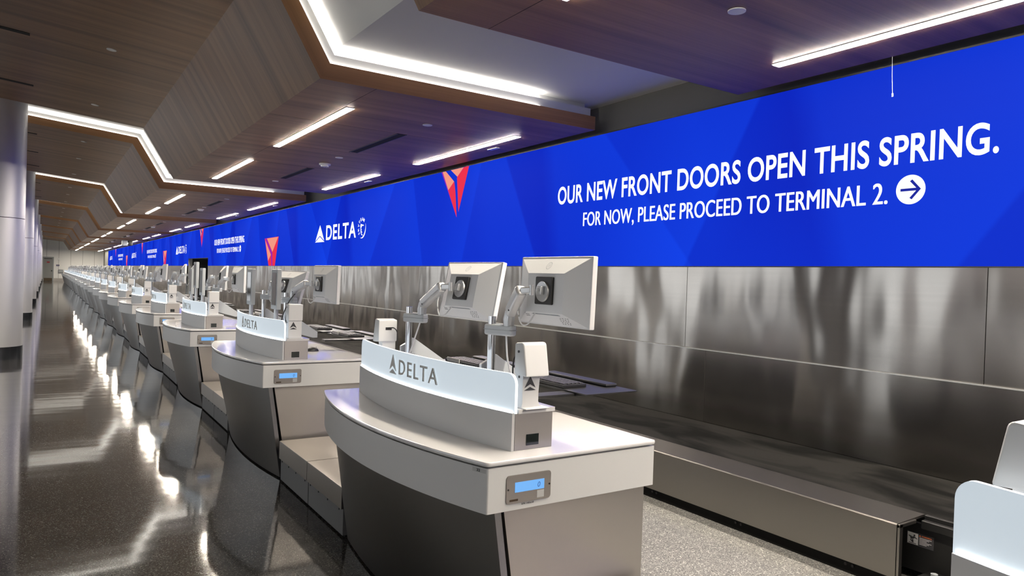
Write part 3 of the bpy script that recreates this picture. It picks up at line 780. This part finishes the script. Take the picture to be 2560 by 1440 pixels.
    # lit acrylic sign panel
    bm = bmesh.new(); cols = []; rc = 0.042
    ends = [rc*(1-math.cos(math.pi/2*i/8)) for i in range(9)]
    ys_ = [0.77-e for e in ends]+[(0.77-rc)*(1-2*i/40) for i in range(1, 40)]+[-0.77+e for e in ends[::-1]]
    for y in ys_:
        d_ = 0.77-abs(y); zt = 1.150
        if d_ < rc: zt = 1.150-rc+math.sqrt(max(rc**2-(rc-d_)**2, 0))+0.0005
        x = arc(y, 1.474, 1.391, 0.77); cols.append([(x, y, 1.001), (x, y, zt), (x+0.012, y, zt), (x+0.012, y, 1.001)])
    R_ = [[bm.verts.new(p) for p in c_] for c_ in cols]
    for a, c_ in zip(R_[:-1], R_[1:]):
        for j in range(3): bm.faces.new((a[j], a[j+1], c_[j+1], c_[j])).material_index = 1 if j == 1 else 0
    for r in (R_[0], R_[-1]): bm.faces.new(r).material_index = 1
    sg_ = obj('sign_panel', bm, ['glow_panel', 'glow_edge'], t, 25)
    bm = bmesh.new(); o2 = [(arc(y, 1.474, 1.391, 0.77)-0.004, y) for y in [0.762-1.524*i/28 for i in range(29)]]
    loft(bm, [[(x, y, z) for x, y in o2]+[(x+0.003, y, z) for x, y in o2[::-1]] for z in (1.000, 1.0055)]); obj('light_strip', bm, 'led_white', sg_, 0)
    bm = bmesh.new()
    sm = lambda u, v, w: (arc(0.19-u, 1.474, 1.391, 0.77)-0.0055-w, 0.19-u, 1.040+v)
    for tri in widget(0, 0, 0.085, 0.090): poly_into(bm, tri, sm, thick=-0.004)
    text_into(bm, 'DELTA', 0.365, 0.068, lambda u, v, w: sm(0.118+u, v+0.006, w), 0.004, 1.22, res=3, thick=-0.004)
    obj('sign_lettering', bm, 'letter_grey', sg_, 0)
    return t
def rrect(x0, x1, z0, z1, r, n=5):
    out = []
    for cx, cz, a0 in ((x1-r, z0+r, -90), (x1-r, z1-r, 0), (x0+r, z1-r, 90), (x0+r, z0+r, 180)):
        for i in range(n+1):
            a = math.radians(a0+90*i/n); out.append((cx+r*math.cos(a), cz+r*math.sin(a)))
    return out
def nth(k):   # k = -1 is the cut-off counter
    return 'the counter cut off at the lower right' if k < 0 else ('the nearest whole counter' if k == 0 else 'the %s counter in the row' % ORD[k])
def clabel(k):
    if k < 0: return 'check-in counter with lit white sign, cut off at the lower right of the photo'
    if k == 0: return 'nearest whole check-in counter, curved white top, lit airline sign and 32 sticker'
    return 'white and steel check-in counter with lit sign, %s in the row' % ORD[k]
c0 = build_counter(clabel(0))
NK = list(range(0, NCOUNT))
for k in [-1]+NK[1:]: dup(c0, (CX, Y0+P*k, 0), clabel(k))
# marks only the nearest counter shows
bm = bmesh.new(); xs = arc(-0.835, 1.306, 1.171, 0.865)-0.001
sx_ = lambda u, v, w: (arc(-0.795-u, 1.306, 1.171, 0.865)-0.0008-w, -0.795-u, 0.818+v)
poly_into(bm, [(0, 0), (0.062, 0), (0.062, 0.015), (0, 0.015)], sx_); stk = obj('number_sticker', bm, 'sticker', c0, 0)
bm = bmesh.new(); text_into(bm, '32', 0.016, 0.010, lambda u, v, w: sx_(0.02+u, 0.0025+v, w+0.0008), 0.02, res=2); obj('sticker_number', bm, 'print_dark', stk, 0)
bm = bmesh.new(); text_into(bm, 'S/N 145610', 0.055, 0.007, lambda u, v, w: (1.452-CX+u, -0.8662-w, 0.690+v), 0.02, res=2); obj('serial_number', bm, 'print_dark', c0, 0)

# ---- baggage scale wells between the counters
def build_well(label):
    t = thing('baggage_scale', label, 'baggage scale', (1.77, 0, 0), group='baggage scales')
    X = lambda x: x-1.77
    bm = bmesh.new(); box(bm, X(1.428), X(2.10), -0.318, 0.318, 0.165, 0.292, 0.003); obj('weighing_plate', bm, 'steel', t)
    bm = bmesh.new(); box(bm, X(1.442), X(2.08), -0.316, 0.316, 0.012, 0.163, 0.002); obj('scale_base', bm, 'scale_grey', t)
    bm = bmesh.new(); box(bm, X(1.46), X(2.06), -0.31, 0.31, 0.0, 0.17); obj('scale_core', bm, 'dark', t, 0)
    bm = bmesh.new()
    for y in (-0.25, -0.05, 0.12, 0.28): disc(bm, (X(1.442), y, 0.148), (-1, 0, 0), 0.006, 0.003, 8)
    obj('rivets', bm, 'black_metal', t)
    return t
w0 = None
for k in [-2]+NK[:-1]:
    gap0 = Y0+P*k+0.87; mid = gap0+(P-1.74)/2
    for q, dy in enumerate((-0.323, 0.323)):
        who = 'before the nearest whole counter' if k < -1 else 'between the nearest whole counter and the next' if k == 0 else 'just past the %s counter in the row' % ORD[k]
        lbl = 'low steel baggage scale %s, %s of the pair' % (who, ('nearer', 'farther')[q])
        yy = mid+dy if k > -2 else Y0-0.87-0.665+dy
        if w0 is None: w0 = build_well(lbl); w0.location = (1.77, yy, 0)
        else: dup(w0, (1.77, yy, 0), lbl, skip=('rivets',) if k > 3 else ())

# ================================================================== SCANNER STANDS on the plinth ends
def scanner_parts(variant):
    parts = []
    bm = bmesh.new(); box(bm, -0.052, 0.058, -0.055, 0.055, 0, 0.004, 0.0015, 1); parts.append(('foot_plate', fin(bm, 'foot_plate', 'white_powder')))
    bm = bmesh.new()
    if variant == 'A':
        # folded stem: wide foot, slim waist
        prof = [(-0.050, 0.004), (0.048, 0.004), (0.034, 0.010), (0.028, 0.024), (0.028, 0.06), (0.033, 0.12), (0.045, 0.13), (0.045, 0.24), (-0.047, 0.24), (-0.047, 0.02)]
        prism(bm, prof, -0.020, 0.028, 'y', bev=0.0015)
    else:
        prism(bm, [(-0.050, 0.004), (0.050, 0.004), (0.050, 0.248), (-0.050, 0.248)], -0.030, 0.028, 'y', bev=0.003)
    parts.append(('stem', fin(bm, 'stem', 'white_powder')))
    bm = bmesh.new()
    if variant == 'A':
        t = bmesh.new(); prism(t, [(-0.048, 0.122), (0.036, 0.126), (0.036, 0.246), (-0.012, 0.252), (-0.024, 0.246)], -0.052, 0.058, 'x', bev=0.007); merge(bm, t)
    else:
        box(bm, -0.053, 0.053, -0.040, 0.034, 0.132, 0.256, 0.005)
    parts.append(('reader_head', fin(bm, 'reader_head', 'white_powder')))
    bm = bmesh.new(); ys = -0.0215 if variant == 'A' else -0.0315
    for tri in widget(-0.042, 0.068, 0.056, 0.056): poly_into(bm, tri, lambda u, v, w: (u, ys-w, v))
    parts.append(('airline_mark', fin(bm, 'airline_mark', 'print_dark', 0)))
    bm = bmesh.new(); xx = -0.0475 if variant == 'A' else -0.0505
    for y, z in ((0.005, 0.215 if variant == 'A' else 0.232), (0.005, 0.118)): disc(bm, (xx, y, z) if z < 0.13 else (xx-0.006 if variant == 'A' else xx-0.003, y, z), (-1, 0, 0), 0.005, 0.0015, 12)
    parts.append(('bolts', fin(bm, 'bolts', 'black_plastic')))
    bm = bmesh.new(); box(bm, -0.018, 0.018, 0.034, 0.037, 0.19, 0.205); 
    tube(bm, smooth_path([(0.0, 0.036, 0.198), (-0.025, 0.05, 0.202), (-0.048, 0.048, 0.17), (-0.05, 0.04, 0.08), (-0.03, 0.04, 0.006)]), 0.003, 8)
    parts.append(('cable', fin(bm, 'cable', 'black_plastic')))
    return parts
scA, scB = scanner_parts('A'), scanner_parts('B')
def scanner(parts, loc, rz, label):
    t = thing('document_reader', label, 'reader stand', loc, rz, 'reader stands on the sign plinths')
    for nm, me in parts: obj(nm, me, None, t)
scanner(scA, (1.565, Y0-0.735, 1.015), 0, 'waisted white reader stand with arrow mark, near end of the nearest whole counter')
scanner(scA, (1.585, Y0+0.70, 1.015), math.pi, 'white reader stand seen from behind, far end of the nearest whole counter')
scanner(scA, (1.575, Y0-P+0.68, 1.015), math.pi, 'white reader stand at the right edge, on the cut off counter')
for k in NK[1:14]:
    scanner(scB, (1.562, Y0+P*k-0.71, 1.015), 0, 'boxy white reader stand with arrow mark on %s' % nth(k))

# ================================================================== MONITOR ARMS, MONITORS, KEYBOARDS
def build_arm(label, yp, tip, name='monitor_arm'):
    """post at local origin on the counter top; tip = local point of the monitor mount"""
    t = thing(name, label, 'monitor arm', (1.706, 0, 0.86), group='monitor arms')
    bm = bmesh.new(); cyl(bm, (0, 0, 0.0), (0, 0, 0.475), 0.0185, 24); obj('post', bm, 'chrome', t)
    bm = bmesh.new(); box(bm, -0.034, 0.040, -0.034, 0.045, 0.0, 0.018, 0.003); box(bm, -0.030, 0.034, -0.03, 0.03, 0.15, 0.215, 0.006); obj('clamp_base', bm, 'pale_grey', t)
    bm = bmesh.new(); prism(bm, [(0.01, 0.15), (0.01, 0.305), (0.05, 0.295), (0.29, 0.135), (0.29, 0.085), (0.25, 0.085)], 0.03, 0.042, 'y', bev=0.002); obj('tray_bracket', bm, 'pale_grey', t)
    bm = bmesh.new(); prism(bm, [(0.012, 0.14), (0.012, 0.27), (-0.025, 0.25), (-0.025, 0.15)], 0.042, 0.062, 'y', bev=0.002); obj('bracket_cheek', bm, 'alu_light', t)
    d_ = Vector((0.035, -0.085, 0)); e0 = Vector((0, 0, 0.415)); e1 = e0+d_
    bm = bmesh.new(); bar(bm, e0-d_*0.32, e1+d_*0.32, 0.048, 0.050, 0.010); col = obj('collar', bm, 'pale_grey', t)
    bm = bmesh.new(); bar(bm, e0-d_*0.33+Vector((0, 0, 0.001)), e1+d_*0.33+Vector((0, 0, 0.001)), 0.0485, 0.004, 0.001); obj('collar_joint', bm, 'grey_plastic', col)
    k0 = e1+Vector((0, 0, 0.02)); k1 = e1+Vector((0.004, -0.004, 0.085)); T = Vector(tip)
    bm = bmesh.new(); tube(bm, [k0, k0+Vector((0, 0, 0.03)), k1], [0.024, 0.026, 0.024], 20)
    obj('elbow', bm, 'alu_light', t)
    f0 = k1+Vector((0, 0, -0.005)); f1 = T+Vector((-0.055, 0.045, 0.0))
    if f1.z - f0.z < 0.02: f1.z = f0.z+0.02
    bm = bmesh.new(); bar(bm, f0, f1, 0.048, 0.054, 0.014)
    t2 = (f1-f0).normalized(); bar(bm, f0+t2*0.03+Vector((0, 0, 0.028)), f1-t2*0.03+Vector((0, 0, 0.028)), 0.012, 0.004, 0.001)
    obj('spring_arm', bm, 'alu_light', t)
    bm = bmesh.new(); bar(bm, f1-t2*0.008, T+Vector((-0.022, 0.016, 0.0)), 0.030, 0.030, 0.006); cyl(bm, T+Vector((-0.024, 0.014, -0.022)), T+Vector((-0.024, 0.014, 0.022)), 0.012, 16); obj('wrist', bm, 'alu_light', t)
    bm = bmesh.new(); a = f0+t2*0.05; disc(bm, a+Vector((-0.024, -0.004, -0.014)), (-1, -0.2, 0), 0.004, 0.003, 10); obj('arm_screw', bm, 'black_plastic', t)
    return t
def build_monitor(label):
    """local origin at the mount plate's outer face centre; back faces -X"""
    t = thing('computer_monitor', label, 'monitor', (0, 0, 0), group='white monitors')
    w2, h2 = 0.255, 0.15
    bm = bmesh.new(); box(bm, 0.062, 0.088, -w2, w2, -h2, h2, 0.004); hs = obj('housing', bm, 'white_plastic', t)
    bm = bmesh.new()
    R0 = [(0.064, -w2+.004, -h2+.004), (0.064, w2-.004, -h2+.004), (0.064, w2-.004, h2-.004), (0.064, -w2+.004, h2-.004)]
    R1 = [(0.018, -0.125, -0.095), (0.018, 0.135, -0.095), (0.018, 0.135, 0.075), (0.018, -0.125, 0.075)]
    loft(bm, [R0, R1]); obj('back_shell', bm, 'white_plastic', t, 0)
    bm = bmesh.new(); box(bm, 0.0875, 0.0895, -w2+0.014, w2-0.014, -h2+0.02, h2-0.014); obj('display', bm, 'black_glass', t, 0)
    bm = bmesh.new(); box(bm, 0.004, 0.020, -0.060, 0.060, -0.060, 0.060, 0.005); mp_ = obj('mount_plate', bm, 'black_metal', t)
    bm = bmesh.new(); tube(bm, [(0.005, 0, -0.004), (-0.003, 0, -0.004)], [0.046, 0.043], 28); obj('tilt_disc', bm, 'alu', mp_)
    bm = bmesh.new(); box(bm, -0.020, -0.001, -0.016, 0.016, -0.018, 0.018, 0.003); disc(bm, (-0.020, 0, 0), (-1, 0, 0), 0.008, 0.002, 14); obj('clevis', bm, 'alu_light', mp_)
    bm = bmesh.new()
    for tri in ([(-0.02, 0), (0.02, 0), (0.02, 0.001)],): pass
    rg = []
    for i in range(24):
        a0, a1 = math.tau*i/24, math.tau*(i+1)/24
        rg.append([(0.018*math.cos(a0), 0.018*math.sin(a0)), (0.018*math.cos(a1), 0.018*math.sin(a1)), (0.0155*math.cos(a1), 0.0155*math.sin(a1)), (0.0155*math.cos(a0), 0.0155*math.sin(a0))])
    lm = lambda u, v, w: (0.0397+0.575*(v)-0.0012-w, 0.01-u, 0.109+v*0.9)
    for q in rg: poly_into(bm, q, lm)
    for ox in (-0.007, 0.003):
        poly_into(bm, [(ox, -0.009), (ox+0.002, -0.009), (ox+0.006, 0.012), (ox+0.004, 0.012)], lm); poly_into(bm, [(ox+0.002, 0.001), (ox+0.006, 0.001), (ox+0.0065, 0.003), (ox+0.0025, 0.003)], lm)
    obj('maker_logo', bm, 'pale_grey', t, 0)
    # port recess, labels
    bm = bmesh.new(); prism(bm, [(-0.09, -0.100), (0.085, -0.100), (0.10, -0.104), (-0.105, -0.104)], 0.0225, 0.026, 'x')
    obj('port_slot', bm, 'grey_plastic', t, 0)
    bm = bmesh.new(); sl = lambda u, v, w: (0.0195+(-(v)-0.095)*0.85-0.001-w, u, v)
    for r in range(5):
        for q in range(4):
            u0 = -0.15+q*0.017+0.003*((r*7+q*3) % 3); poly_into(bm, [(u0, -0.112-r*0.006), (u0+0.011-0.003*((r+q) % 2), -0.112-r*0.006), (u0+0.011-0.003*((r+q) % 2), -0.1145-r*0.006), (u0, -0.1145-r*0.006)], sl)
    for r in range(3): poly_into(bm, [(0.125, -0.100-r*0.006), (0.155, -0.100-r*0.006), (0.155, -0.103-r*0.006), (0.125, -0.103-r*0.006)], sl)
    obj('label_print', bm, 'print_mid', t, 0)
    bm = bmesh.new(); tube(bm, smooth_path([(0.02, 0.07, -0.10), (-0.005, 0.085, -0.15), (-0.02, 0.115, -0.15), (-0.03, 0.135, -0.09), (-0.035, 0.12, -0.03)]), 0.0032, 8); obj('cable', bm, 'white_plastic', t)
    return t
arms, mons = {}, {}
def place_station(k, which, post_y, mon_loc, rz, ry, full=True, cable='white'):
    """one work position on counter k: arm and monitor"""
    yc = Y0+P*k
    wl = 'near' if which == 0 else 'far'
    lbl_a = 'silver monitor arm at the %s end of %s' % (wl, nth(k))
    lbl_m = 'white monitor, back turned, %s end of %s' % (wl, nth(k))
    ml = Vector((mon_loc[0], yc+mon_loc[1], mon_loc[2]))
    # the arm's wrist meets the clevis of the (turned) monitor
    off = Vector((-0.022*math.cos(rz)*math.cos(ry), -0.022*math.sin(rz), 0.022*math.sin(ry)))
    tip = ml+off-Vector((1.706, yc+post_y, 0.86))
    if full:
        a = build_arm(lbl_a, 0, tip); a.location = (1.706, yc+post_y, 0.86)
    else:
        a = dup(arms[which], (1.706, yc+post_y, 0.86), lbl_a, skip=('collar_joint', 'arm_screw', 'bracket_cheek') if k > 5 else ())
    arms.setdefault(which, a)
    if 'm' not in mons:
        m_ = build_monitor(lbl_m); mons['m'] = m_; m_.location = ml
    else:
        m_ = dup(mons['m'], ml, lbl_m, skip=('label_print', 'maker_logo', 'port_slot') if k > 4 else ())
    m_.rotation_euler = (0, ry, rz)
    return a, m_
#                      post y   monitor mount (x, y-middle, z)  turn  tilt
place_station(0, 0, -0.22, (1.775, -0.505, 1.462), 0.0, 0.03)
place_station(0, 1, 0.66, (1.775, 0.22, 1.455), 0.06, 0.19)
place_station(1, 0, 0.03, (1.79, -0.53, 1.425), 0.04, 0.02)
place_station(1, 1, 0.76, (1.72, 0.20, 1.395), 0.16, 0.26)
for k in NK[2:]:
    for wh, py, ml in ((0, 0.0, (1.80, -0.50, 1.425)), (1, 0.72, (1.79, 0.22, 1.425))):
        place_station(k, wh, py, (ml[0], ml[1]+random.uniform(-.06, .06), ml[2]+random.uniform(-.02, .03)), random.uniform(-.15, .1), random.uniform(0, .12), full=True)
# the white wires hanging from the two nearest arms
for wl, yy, pts in (('near', -0.22, [(0.030, -0.075, 0.40), (0.035, -0.080, 0.30), (0.05, -0.09, 0.18), (0.02, -0.06, 0.05), (0.03, -0.05, 0.002)]), ('far', 0.66, [(0.045, -0.10, 0.47), (0.02, -0.075, 0.36), (-0.01, -0.04, 0.22), (-0.03, -0.02, 0.14), (-0.028, 0.02, 0.05), (-0.02, 0.05, 0.002)])):
    t = thing('power_cable', 'white cable hanging from the %s monitor arm, nearest whole counter' % wl, 'cable', (1.706, Y0+yy, 0.86))
    bm = bmesh.new(); tube(bm, smooth_path(pts), 0.0042, 8); obj('cable', bm, 'white_plastic', t)
t = thing('power_cable', 'black cable drooping from the near monitor arm of the second counter', 'cable', (1.706, Y0+P+0.03, 0.86))
bm = bmesh.new(); tube(bm, smooth_path([(0.02, -0.18, 0.47), (-0.005, -0.10, 0.40), (-0.03, -0.02, 0.28), (-0.034, 0.03, 0.16), (-0.025, 0.05, 0.002)]), 0.005, 8); obj('cable', bm, 'black_plastic', t)

def build_tray(label):
    t = thing('keyboard_tray', label, 'keyboard tray', (2.09, 0, 0.95), group='keyboard trays')
    bm = bmesh.new(); box(bm, 0.11, 0.45, -0.09, 0.62, 0.0, 0.008, 0.003); obj('tray_board', bm, 'black_plastic', t)
    bm = bmesh.new(); box(bm, -0.12, 0.22, 0.0, 0.09, -0.014, 0.0, 0.003); obj('tray_hinge', bm, 'black_metal', t)
    bm = bmesh.new(); box(bm, 0.36, 0.44, 0.05, 0.60, 0.008, 0.026, 0.008); obj('palm_rest', bm, 'black_plastic', t)
    return t
def build_keyboard(label):
    t = thing('keyboard', label, 'keyboard', (2.17, 0, 0.959), group='keyboards')
    bm = bmesh.new(); box(bm, -0.075, 0.075, -0.22, 0.22, 0.0, 0.018, 0.004); obj('case', bm, 'black_plastic', t)
    bm = bmesh.new()
    for r in range(5):
        for q in range(15): box(bm, -0.066+r*0.026, -0.046+r*0.026, -0.208+q*0.0278, -0.184+q*0.0278, 0.018, 0.024)
    obj('keys', bm, 'print_dark', t, 0)
    bm = bmesh.new(); box(bm, -0.082, -0.076, 0.02, 0.18, 0.004, 0.03, 0.002); obj('card_reader', bm, 'sticker', t)
    return t
tr = kb = None
for k in range(0, 6):
    for wh, py in ((0, -0.22), (1, 0.62)):
        wl = ('near', 'far')[wh]; yy = Y0+P*k+py
        l1 = 'black keyboard tray behind %s, %s end' % (nth(k), wl); l2 = 'black keyboard on its tray behind %s, %s end' % (nth(k), wl)
        if tr is None: tr = build_tray(l1); tr.location = (2.09, yy, 0.95); kb = build_keyboard(l2); kb.location = (2.285, yy+0.32, 0.958)
        else: dup(tr, (2.09, yy, 0.95), l1); dup(kb, (2.285, yy+0.32, 0.958), l2)
# mouse on the second counter
t = thing('computer_mouse', 'black computer mouse on the white top of the second counter', 'mouse', (1.86, 5.785, 0.86))
bm = bmesh.new(); tt = bmesh.new(); bmesh.ops.create_uvsphere(tt, u_segments=20, v_segments=12, radius=1)
for v in tt.verts: v.co = Vector((v.co.x*0.052, v.co.y*0.031, max(v.co.z, 0)*0.036*(1.0 if v.co.x > -0.2 else 0.9)))
merge(bm, tt); obj('mouse_body', bm, 'black_plastic', t)
bm = bmesh.new(); cyl(bm, (0.028, -0.004, 0.029), (0.028, 0.004, 0.029), 0.007, 14); obj('scroll_wheel', bm, 'grey_plastic', t)

# customer displays on poles (second and third counters)
bm = bmesh.new(); box(bm, -0.018, 0.018, -0.088, 0.088, 0.19, 0.515, 0.006); g1 = fin(bm, 'housing', 'pale_grey')
bm = bmesh.new(); box(bm, -0.0195, -0.017, -0.062, 0.062, 0.225, 0.485); g2 = fin(bm, 'screen', 'black_glass', 0)
bm = bmesh.new(); cyl(bm, (0.004, 0, 0.0), (0.004, 0, 0.22), 0.017, 20); g3 = fin(bm, 'pole', 'alu_light')
bm = bmesh.new(); disc(bm, (0.004, 0, 0), (0, 0, 1), 0.045, 0.006); g4 = fin(bm, 'foot', 'alu_light')
for k, ly, z, l in ((1, 0.64, 0, 'left one of the pair on the second counter'), (1, -0.20, 0, 'right one of the pair on the second counter'), (2, 0.72, -0.01, 'left one of three on the third counter'),
                 (2, 0.40, 0.075, 'tallest of three, middle one on the third counter'), (2, -0.03, 0, 'right one of three on the third counter')):
    t = thing('customer_display', 'slim upright grey display on a pole, %s' % l, 'display', (1.56, Y0+P*k+ly, 1.015), group='upright customer displays')
    for nm, me in (('housing', g1), ('screen', g2), ('pole', g3), ('foot', g4)):
        o = obj(nm, me, None, t)
        if z and nm in ('housing', 'screen'): o.location.z = z
        if z > 0 and nm == 'pole': o.scale.z = 1.35
